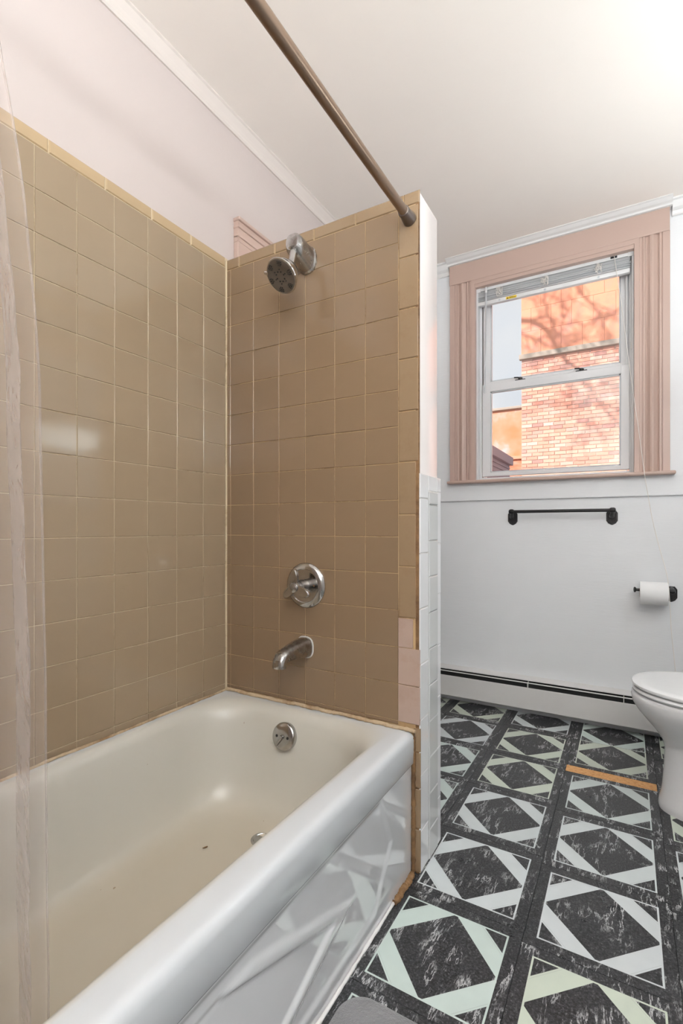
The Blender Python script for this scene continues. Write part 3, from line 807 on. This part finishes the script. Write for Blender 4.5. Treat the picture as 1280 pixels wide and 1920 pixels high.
m.build('warning_triangle', 'nozzle_black', lab, recalc=False)
m = MB(); 
for k in range(3): m.box(-.533, -.500-.006*k, BY-.0019, BY-.0017, 2.1565+.0033*k, 2.1578+.0033*k)
m.build('small_print', 'nozzle_black', lab)
wx = onY(911, 545, 2.640); wy = onY(908, 737, 2.640)
m = MB(); m.tube([wx+Vector((0, 0, .012)), wx, wy], .0042, 8); m.build('wand', 'wand_clear', bl, 40)
MB().tube([wx+Vector((0, .012, .02)), wx+Vector((0, 0, .016)), wx+Vector((0, 0, -.012))], .0055, 10).build('wand_hook', 'plastic_white', bl, 40)
MB().box(-.068, -.040, BY-.0008, BY+.012, 2.233, 2.243).build('cord_slot', 'fin_metal', bl)
cp = [onY(1151, 480, 2.650), onY(1163, 560, 2.640), onY(1180, 690, 2.615), onY(1196, 800, 2.592), onY(1208, 889, 2.585), onY(1214, 925, 2.590), onY(1222, 970, 2.60), onY(1234, 1020, 2.60), onY(1246, 1062, 2.585), onY(1252, 1090, 2.560), onY(1255, 1125, 2.552), onY(1258, 1180, 2.56), onY(1263, 1230, 2.57), onY(1267, 1275, 2.575), onY(1268, 1330, 2.58)]
cpts = smoothcurve(cp, 6)
MB().tube(cpts, .0013, 6).build('lift_cord', 'cord', bl, 60)

# ------------------------------------------------------------------ wall fittings
def backplate(m, x, z, yw, k=1.0):
    hexa = [(-.020, .026), (-.014, .034), (.014, .034), (.020, .026), (.024, .020), (.024, -.018), (.016, -.030), (.006, -.036), (0, -.038), (-.006, -.036), (-.016, -.030), (-.024, -.018), (-.024, .020)]
    for s_, d0, d1 in ((1, 0, .005), (.80, .005, .009)):
        m.loft([[Vector((x+a*k*s_, yw-d0, z+b*k*s_)) for a, b in hexa], [Vector((x+a*k*s_*.95, yw-d1, z+b*k*s_*.95)) for a, b in hexa]])
pL, pR = onY(961, 970, YB), onY(1147, 968, YB); zt = 1.0065
tb = thing('towel_bar', 'black metal towel bar under the window', 'towel bar', ((pL.x+pR.x)/2, YB, zt))
yb_ = YB-.062
bL, bR = onY(958.5, 958.5, yb_), onY(1148, 957.5, yb_); zb = (bL.z+bR.z)/2
for x, bx in ((pL.x, bL.x), (pR.x, bR.x)):
    m = MB(); backplate(m, x, zt-.004, YB); m.build('backplate', 'black_metal', tb)
    m = MB(); m.tube(smoothcurve([(x, YB-.006, zt), (x, YB-.03, zt+.002), (bx, yb_+.012, zb-.01), (bx, yb_, zb)], 5), [.011]*6+[.0095]*10, 14)
    m.lathe([(.001, -.014), (.009, -.012), (.0125, -.006), (.0125, .006), (.009, .012), (.001, .014)], (bx, yb_, zb), (1, 0, 0), 18)
    m.build('post', 'black_metal', tb, 45)
MB().tube([(bL.x, yb_, zb), (bR.x, yb_, zb)], .0078, 18).build('bar', 'black_metal', tb, 60)

hx = .172; hz = .668
th_ = thing('toilet_paper_holder', 'black single-arm toilet paper holder right of the towel bar', 'paper holder', (hx, YB, hz))
m = MB(); backplate(m, hx, hz-.014, YB, .98); m.build('backplate', 'black_metal', th_)
ya = YB-.075; za = .672
m = MB(); m.tube(smoothcurve([(hx, YB-.006, hz+.006), (hx, YB-.04, hz+.01), (hx, ya, za)], 5), .0095, 14); m.lathe([(.001, -.012), (.009, -.009), (.0115, 0), (.009, .009), (.001, .012)], (hx, ya, za), (1, 0, 0), 16); m.build('post', 'black_metal', th_, 45)
MB().tube([(hx, ya, za), (.035, ya, za)], .0065, 14).build('arm', 'black_metal', th_, 60)
MB().lathe([(.0065, 0), (.0115, .004), (.0125, .007), (.0115, .010), (.004, .0125)], (.037, ya, za), (-1, 0, 0), 18).build('knob', 'black_metal', th_, 40)
tr = thing('toilet_paper_roll', 'white toilet paper roll on the black holder', 'toilet paper', (.103, ya, za-.012))
zr_ = za-.0125; r1, r0_ = .051, .0205
m = MB(); n = 48; rings = []
for r, x in ((r0_, .050), (r1-.001, .050), (r1, .052), (r1, .154), (r1-.001, .156), (r0_, .156), (r0_, .050)):
    rings.append([Vector((x, ya+r*math.cos(2*PI*i/n), zr_+r*math.sin(2*PI*i/n))) for i in range(n)])
m.loft(rings, cap=False); m.build('paper', 'paper', tr, 40)
m = MB(); m.loft([[Vector((x, ya+r*math.cos(2*PI*i/n), zr_+r*math.sin(2*PI*i/n))) for i in range(n)] for r, x in ((r0_-.0015, .0505), (r0_, .0495), (r0_, .1565), (r0_-.0015, .1555), (r0_-.0015, .0505))], cap=False); m.build('core', 'card', tr, 40)

# ------------------------------------------------------------------ baseboard heater
X0, X1 = XL+.03, .70
he = thing('baseboard_heater', 'long white baseboard heater along the wall under the window', 'heater', ((X0+X1)/2, YB, 0))
def hp(prof, name, mat, x0=X0, x1=X1, sm=None): return MB().prism([Vector((0, y, z)) for y, z in prof], (x0, 0, 0), (x1, 0, 0)).build(name, mat, he, sm)
hp([(YB, .022), (YB-.003, .022), (YB-.003, .183), (YB, .19)], 'back_panel', 'heater_white')
hp([(YB, .190), (YB-.050, .183), (YB-.053, .181), (YB-.053, .179), (YB-.051, .179), (YB-.051, .178), (YB-.002, .185)], 'top_panel', 'heater_white')
hp([(YB-.056, .172), (YB-.061, .171), (YB-.061, .1675), (YB-.056, .1685)], 'damper', 'heater_white')
hp([(YB-.058, .146), (YB-.064, .147), (YB-.065, .143), (YB-.065, .040), (YB-.058, .034), (YB-.057, .036), (YB-.063, .042), (YB-.063, .142)], 'front_panel', 'heater_white')
hp([(YB-.050, .05), (YB-.004, .05), (YB-.004, .176), (YB-.030, .168), (YB-.050, .135)], 'fins', 'dark', X0+.02, X1-.02)  # fin block made tall and black so the heater's gaps look dark
hp([(YB-.056, .0), (YB-.002, .0), (YB-.002, .045), (YB-.056, .045)], 'foot_shadow_gap', 'dark', X0+.02, X1-.02) if False else None
for px in (988.5, 1169):
    x = onY(px, 1290, YB-.062).x
    MB().box(x-.0015, x+.0015, YB-.063, YB-.02, .142, .172).build('support_bracket', 'heater_white', he)
for x0, x1 in ((X0-.02, X0+.003), (X1-.003, X1+.02)):
    MB().prism([Vector((0, y, z)) for y, z in ((YB, .012), (YB-.067, .012), (YB-.067, .17), (YB-.055, .188), (YB, .192))], (x0, 0, 0), (x1, 0, 0)).build('end_cap', 'heater_white', he)

# ------------------------------------------------------------------ toilet
TY = 2.0
to = thing('toilet', 'white porcelain toilet with closed lid at the right edge', 'toilet', (.4, TY, 0))
def egg(xf, xb, hw, z, n=56, p=2.2, sq=.0):
    xm = xf+(xb-xf)*.52; out = []
    for i in range(n):
        a = 2*PI*i/n; ca, sa = math.cos(a), math.sin(a)
        L_ = (xb-xm) if ca > 0 else (xm-xf)
        e = 2/p if ca <= 0 else 2/3.2
        out.append(Vector((xm+L_*math.copysign(abs(ca)**e, ca), TY+hw*math.copysign(abs(sa)**(2/p), sa), z)))
    return out
m = MB()
m.loft([egg(.094, .60, .112, 0), egg(.092, .60, .114, .012), egg(.094, .60, .112, .030), egg(.100, .58, .106, .048), egg(.104, .57, .102, .08), egg(.109, .56, .099, .15), egg(.111, .555, .099, .205),
        egg(.104, .55, .108, .232), egg(.082, .545, .131, .265), egg(.053, .54, .155, .300), egg(.030, .535, .172, .328), egg(.016, .53, .182, .352), egg(.012, .53, .185, .372), egg(.014, .53, .184, .383), egg(.022, .525, .178, .388)])
m.build('bowl', 'porcelain', to, 60)
def slab(name, xf, xb, hw, z0, z1, mat, r=.008):
    t = z1-z0; m = MB()
    m.loft([egg(xf+r, xb-r, hw-r, z0), egg(xf+.002, xb-.002, hw-.002, z0+t*.25), egg(xf, xb, hw, z0+t*.5), egg(xf+.0015, xb-.002, hw-.0015, z0+t*.8), egg(xf+r, xb-r, hw-r, z1), egg(xf+r*3, xb-r*3, hw-r*3, z1+.001)])
    return m.build(name, mat, to, 45)
slab('seat', .016, .47, .184, .391, .405, 'seat_plastic', .006)
slab('lid', .014, .475, .187, .407, .424, 'seat_plastic', .010)
for s_ in (-1, 1): MB().box(.462, .492, TY+s_*.07-.02, TY+s_*.07+.02, .389, .425, .006, 3).build('hinge', 'seat_plastic', to, 40)
m = MB(); m.box(.535, .735, TY-.22, TY+.22, .38, .72, .025, 4); m.box(.44, .70, TY-.10, TY+.10, .25, .386, .02, 3); m.build('tank', 'porcelain', to, 40)
MB().box(.522, .745, TY-.235, TY+.235, .722, .752, .010, 3).build('tank_lid', 'porcelain', to, 40)
m = MB(); m.lathe([(.012, 0), (.012, .012), (.008, .014)], (.536, TY-.16, .66), (-1, 0, 0), 16); m.tube([(.522, TY-.16, .66), (.517, TY-.12, .655), (.517, TY-.08, .65)], .006, 10); m.build('flush_lever', 'chrome', to, 40)

# ------------------------------------------------------------------ bath mat
ma = thing('bath_mat', 'small grey plush bath mat on the floor beside the bathtub', 'bath mat', (-.22, .65, 0))
m = MB(); o_r = lambda ins, z: rrect(-.490+ins, .06-ins, .42+ins, .872-ins, .055, z)
m.loft([o_r(.003, .001), o_r(0, .006), o_r(.002, .012), o_r(.010, .016), o_r(.03, .017)])
m.build('pile', 'mat_pile', ma, 60)

# ------------------------------------------------------------------ added fill lights, all out of view
def uplighter(la, lx, ly, z, mat='lamp_glow', shell='bowl_glow'):  # bowl and glowing disc shared by two added fill lights
    MB().lathe([(.001, .103), (.05, .100), (.125, .082), (.178, .045), (.194, .005), (.190, -.002), (.176, 0)], (lx, ly, z), (0, 0, -1), 40, cap=False).build('bowl', shell, la, 60)
    MB().lathe([(.001, .018), (.150, .018), (.176, .006)], (lx, ly, z), (0, 0, -1), 40, cap=False).build('diffuser', mat, la, 60)
lx, ly, lz = .55, 1.74, 1.52
la = thing('pendant_lamp', 'white bowl uplighter hanging from the ceiling beyond the right edge', 'lamp', (lx, ly, ZC))  # added out of view to brighten the ceiling and back wall
MB().lathe([(.065, 0), (.065, .012), (.05, .022), (.010, .026), (.010, ZC-lz+.017)], (lx, ly, ZC), (0, 0, -1), 32).build('canopy', 'collar_metal', la, 40)
uplighter(la, lx, ly, lz)
lx, ly = .36, -.66
fl_ = thing('floor_lamp', 'white floor-standing uplighter behind the viewer', 'lamp', (lx, ly, 0))  # added behind the viewer, brightens the room off the ceiling
MB().lathe([(.14, 0), (.14, .012), (.03, .03), (.012, .05), (.012, 1.39)], (lx, ly, 0), (0, 0, 1), 32).build('stand', 'collar_metal', fl_, 40)
uplighter(fl_, lx, ly, 1.47, 'floor_lamp_glow', 'trim_white')
vl = thing('wall_lamp', 'wall light with three white globes on the right-hand wall', 'lamp', (XR, 1.05, 1.98))  # added out of view to lift the ceiling's brightness
MB().box(XR-.03, XR-.001, .80, 1.30, 1.94, 2.02, .008).build('back_bar', 'chrome', vl)
for y in (.87, 1.05, 1.23):
    gs = MB().lathe([(.025, 0), (.028, .02), (.022, .03)], (XR-.03, y, 1.98), (-1, 0, 0), 20).build('socket', 'chrome', vl, 40)
    MB().lathe([(.058*math.sin(PI*i/16), -.058*math.cos(PI*i/16)) for i in range(17)], (XR-.115, y, 1.98), (-1, 0, 0), 28).build('globe', 'globe_glow', vl, 60)

# ------------------------------------------------------------------ outside
YN = 9.5                                      # face of the brick building
gr_ = MB().box(-30, 30, 3.2, 45, -3.3, -3.1).build('ground', 'ground_grey'); struct(gr_, 'grey yard far below the window', 'ground')
XB0 = onY(977, 700, YN).x; ZL = 4.075
bb = thing('brick_building', 'sunlit brick building with orange panels above a stone ledge', 'building', (1.5, YN+1, -3.1))
m = MB(); m.box(XB0+.004, 5.5, YN+.012, YN+4, -3.1, 7.2); m.build('wall_core', 'mortar', bb)
BW, BH = .190, .0665
cnt = 0; bm_field = MB()
def brick_mesh(wd, hgt, cache={}):
    k = round(wd, 3)
    if k not in cache:
        b = MB(); b.box(-wd/2, wd/2, 0, .03, -hgt/2, hgt/2)
        me = bpy.data.meshes.new('brick'); b.bm.to_mesh(me); b.bm.free(); me.materials.append(M['brick']); cache[k] = me
    return cache[k]
zk = 0; z = ZL-.02-BH/2
while z > -.6:
    xx = XB0; first = True
    while xx < 4.0:
        wd = BW if not first else (BW if zk % 2 == 0 else BW/2)
        if not first and random.random() < .12: wd = BW*random.choice((.8, .9, 1.1))
        first = False
        dx = random.uniform(-.002, .002); dy = random.uniform(-.004, .003); hh = BH-.010
        if cnt < 296 and xx < -.02 and z > 1.86:
            o = bpy.data.objects.new('brick', brick_mesh(wd-.010, hh)); C.objects.link(o); o.parent = bb
            o.location = Vector((xx+wd/2+dx, YN+dy, z))-bb.location; o.rotation_euler = (0, random.uniform(-.006, .006), 0); cnt += 1
        else:
            bm_field.box(xx+.005+dx, xx+wd-.005+dx, YN+dy, YN+dy+.03, z-hh/2, z+hh/2)
        xx += wd
    z -= BH; zk += 1
bf = bm_field.build('brick_field', 'brick', bb, recalc=False); bf['kind'] = 'stuff'
MB().box(XB0-.03, 5.5, YN-.07, YN+.03, ZL-.02, ZL+.07, .006).build('ledge', 'ledge_stone', bb)
PW, PH = .34, .42
z = ZL+.07; k = 0
while z < 7.0:
    xx = XB0-(0 if k % 2 == 0 else PW/2)
    while xx < 4.0:
        a = max(xx, XB0)+.0015
        if xx+PW-.0015-a > .03:
            wd = xx+PW-.0015-a
            key = ('panel', round(wd, 3))
            if key not in TILE_CACHE:
                b = MB(); b.box(-wd/2, wd/2, 0, .02, -PH/2+.0015, PH/2-.0015, .001, 1)
                me = bpy.data.meshes.new('panel'); b.bm.to_mesh(me); b.bm.free(); me.materials.append(M['terracotta']); TILE_CACHE[key] = me
            o = bpy.data.objects.new('panel', TILE_CACHE[key]); C.objects.link(o); o.parent = bb
            o.location = Vector((a+wd/2, YN-.006+random.uniform(-.002, .002), z+PH/2))-bb.location
        xx += PW
    z += PH; k += 1
# far building and shed, lower left of the view
YG = 20.0
fb = thing('far_building', 'distant low orange brick building left of the sunlit brick wall', 'building', (-7, YG, -3.1))
zt_ = onY(935, 766, YG).z; zb_ = onY(950, 859, YG).z
MB().box(-14, -1, YG, YG+5, zb_, zt_-.1).build('upper_wall', 'far_wall', fb)
MB().box(-14, -1, YG+.02, YG+5, -3.1, zb_).build('lower_wall', 'brick_far', fb)
MB().box(-14.1, -.9, YG-.12, YG+5, zt_-.1, zt_, .02).build('coping', 'ledge_stone', fb)
MB().box(-14.05, -.95, YG-.08, YG+.1, zb_-.07, zb_+.05, .01).build('string_course', 'terracotta', fb)
YS = 13.0
sp_ = onY(941.5, 856, YS); st = onY(920, 841, YS)
sd = thing('shed', 'grey clapboard shed with flat roof at the window corner', 'shed', (sp_.x-1, YS, -3.1))
zs0 = sp_.z
MB().box(sp_.x-2.4, sp_.x-.03, YS-1.5, YS+1.0, -3.1, zs0-.12).build('wall', 'shed_grey', sd)
for k in range(16):
    z = zs0-.12-.11*(k+1)
    MB().faces([(sp_.x-.03, y, zz_) if False else (x, y, zz_) for x, y, zz_ in ((sp_.x-.005, YS-1.5, z), (sp_.x-.005, YS+1, z), (sp_.x-.03, YS+1, z+.11), (sp_.x-.03, YS-1.5, z+.11), (sp_.x-.03, YS-1.5, z), (sp_.x-.03, YS+1, z))], [(0, 1, 2, 3), (0, 4, 5, 1)]).build('board', 'shed_grey', sd)
    MB().faces([(x, y, zz_) for x, y, zz_ in ((sp_.x-2.4, YS-1.525, z), (sp_.x-.005, YS-1.525, z), (sp_.x-.03, YS-1.5, z+.11), (sp_.x-2.4, YS-1.5, z+.11), (sp_.x-2.4, YS-1.5, z), (sp_.x-.03, YS-1.5, z))], [(0, 1, 2, 3), (0, 4, 5, 1)]).build('board', 'shed_grey', sd)
MB().box(sp_.x-2.5, sp_.x+.06, YS-1.6, YS+1.1, zs0-.12, zs0+.10, .01).build('roof', 'shed_grey', sd)

# bare tree beside the house, outside the view: its shadow lies on the brick building
LT = 8.0
def tp(px, py, dl=0):
    return onY(px, py, YN)-SUN*(LT+dl)
m = MB()
limbs = [([(820, 560), (900, 590), (945, 600), (977, 602), (1002, 605), (1026, 622), (1042, 650), (1062, 677), (1080, 690), (1112, 738), (1140, 775), (1175, 812)], .060, .020),
         ([(945, 600), (977, 600), (1008, 598), (1026, 591), (1021, 562), (1020, 530), (1014, 490)], .028, .010),
         ([(1026, 591), (1038, 612), (1042, 650)], .022, .02),
         ([(1042, 632), (1062, 628), (1085, 634), (1110, 642), (1135, 640)], .014, .006),
         ([(1076, 520), (1086, 546), (1104, 566), (1122, 585), (1133, 612), (1146, 634)], .026, .010),
         ([(1122, 585), (1140, 592), (1158, 599), (1180, 603)], .012, .006),
         ([(950, 612), (977, 625), (994, 634), (1005, 646)], .018, .006),
         ([(1062, 677), (1050, 640), (1056, 600), (1070, 572), (1068, 540)], .012, .005),
         ([(1112, 738), (1098, 752), (1082, 756), (1066, 758)], .014, .005), ([(1112, 738), (1108, 722), (1100, 705)], .014, .006),
         ([(1100, 730), (1104, 760), (1112, 790), (1118, 812)], .014, .005), ([(1130, 700), (1150, 715), (1170, 728)], .018, .010),
         ([(1085, 690), (1110, 700), (1135, 716), (1165, 740)], .012, .006)]
def addlimb(P2, ra, rb, dls=None):
    ph_ = random.uniform(0, 6)
    pts = smoothcurve([tp(x, y, .35*math.sin(ph_+i*.7)) for i, (x, y) in enumerate(P2)], 5); k = len(pts)
    m.tube(pts, [ra+(rb-ra)*i/(k-1) for i in range(k)], 7)
    return pts
def twigs(pts, nn, ln, depth=2, r=.011):
    for _ in range(nn):
        i = random.randrange(2, len(pts)-1); p = pts[i]; d = (pts[i]-pts[i-1]).normalized()
        dv = (d+Vector((random.uniform(-1, 1), random.uniform(-.4, .4), random.uniform(-.8, 1)))).normalized()
        l = ln*random.uniform(.5, 1.2); q = [p]
        for k in range(4):
            dv = (dv+Vector((random.uniform(-.4, .4), random.uniform(-.3, .3), random.uniform(-.35, .35)))).normalized(); q.append(q[-1]+dv*l/4)
        m.tube(smoothcurve(q, 2), [r*(1-.6*j/(len(q)*2-2)) for j in range(len(q)*2-1)], 5)
        if depth > 1: twigs(q, 3, ln*.6, depth-1, r*.65)
allp = []
for P2, ra, rb in limbs:
    pts = addlimb(P2, ra, rb); twigs(pts, 11, .55)
base = tp(820, 560)
trunk = smoothcurve([(base.x-1.6, base.y-.2, -3.15), (base.x-1.5, base.y-.1, 1.0), (base.x-1.2, base.y, 4.5), (base.x-.5, base.y, base.z-.9), base], 6)
m.tube(trunk, [.20-.14*i/(len(trunk)-1) for i in range(len(trunk))], 10)
for a in range(3):
    p = trunk[10+4*a]; q = [p, p+Vector((-.8, .3*a-.3, .9)), p+Vector((-1.4, .4*a-.3, 2.2))]
    pts = smoothcurve(q, 5); m.tube(pts, [.05-.035*i/(len(pts)-1) for i in range(len(pts))], 7); twigs(pts, 8, .8)
tree = m.build('bare_tree', 'bark', None, 60, recalc=False)
tree['label'] = 'leafless tree beside the house whose branches shade the brick wall'; tree['category'] = 'tree'
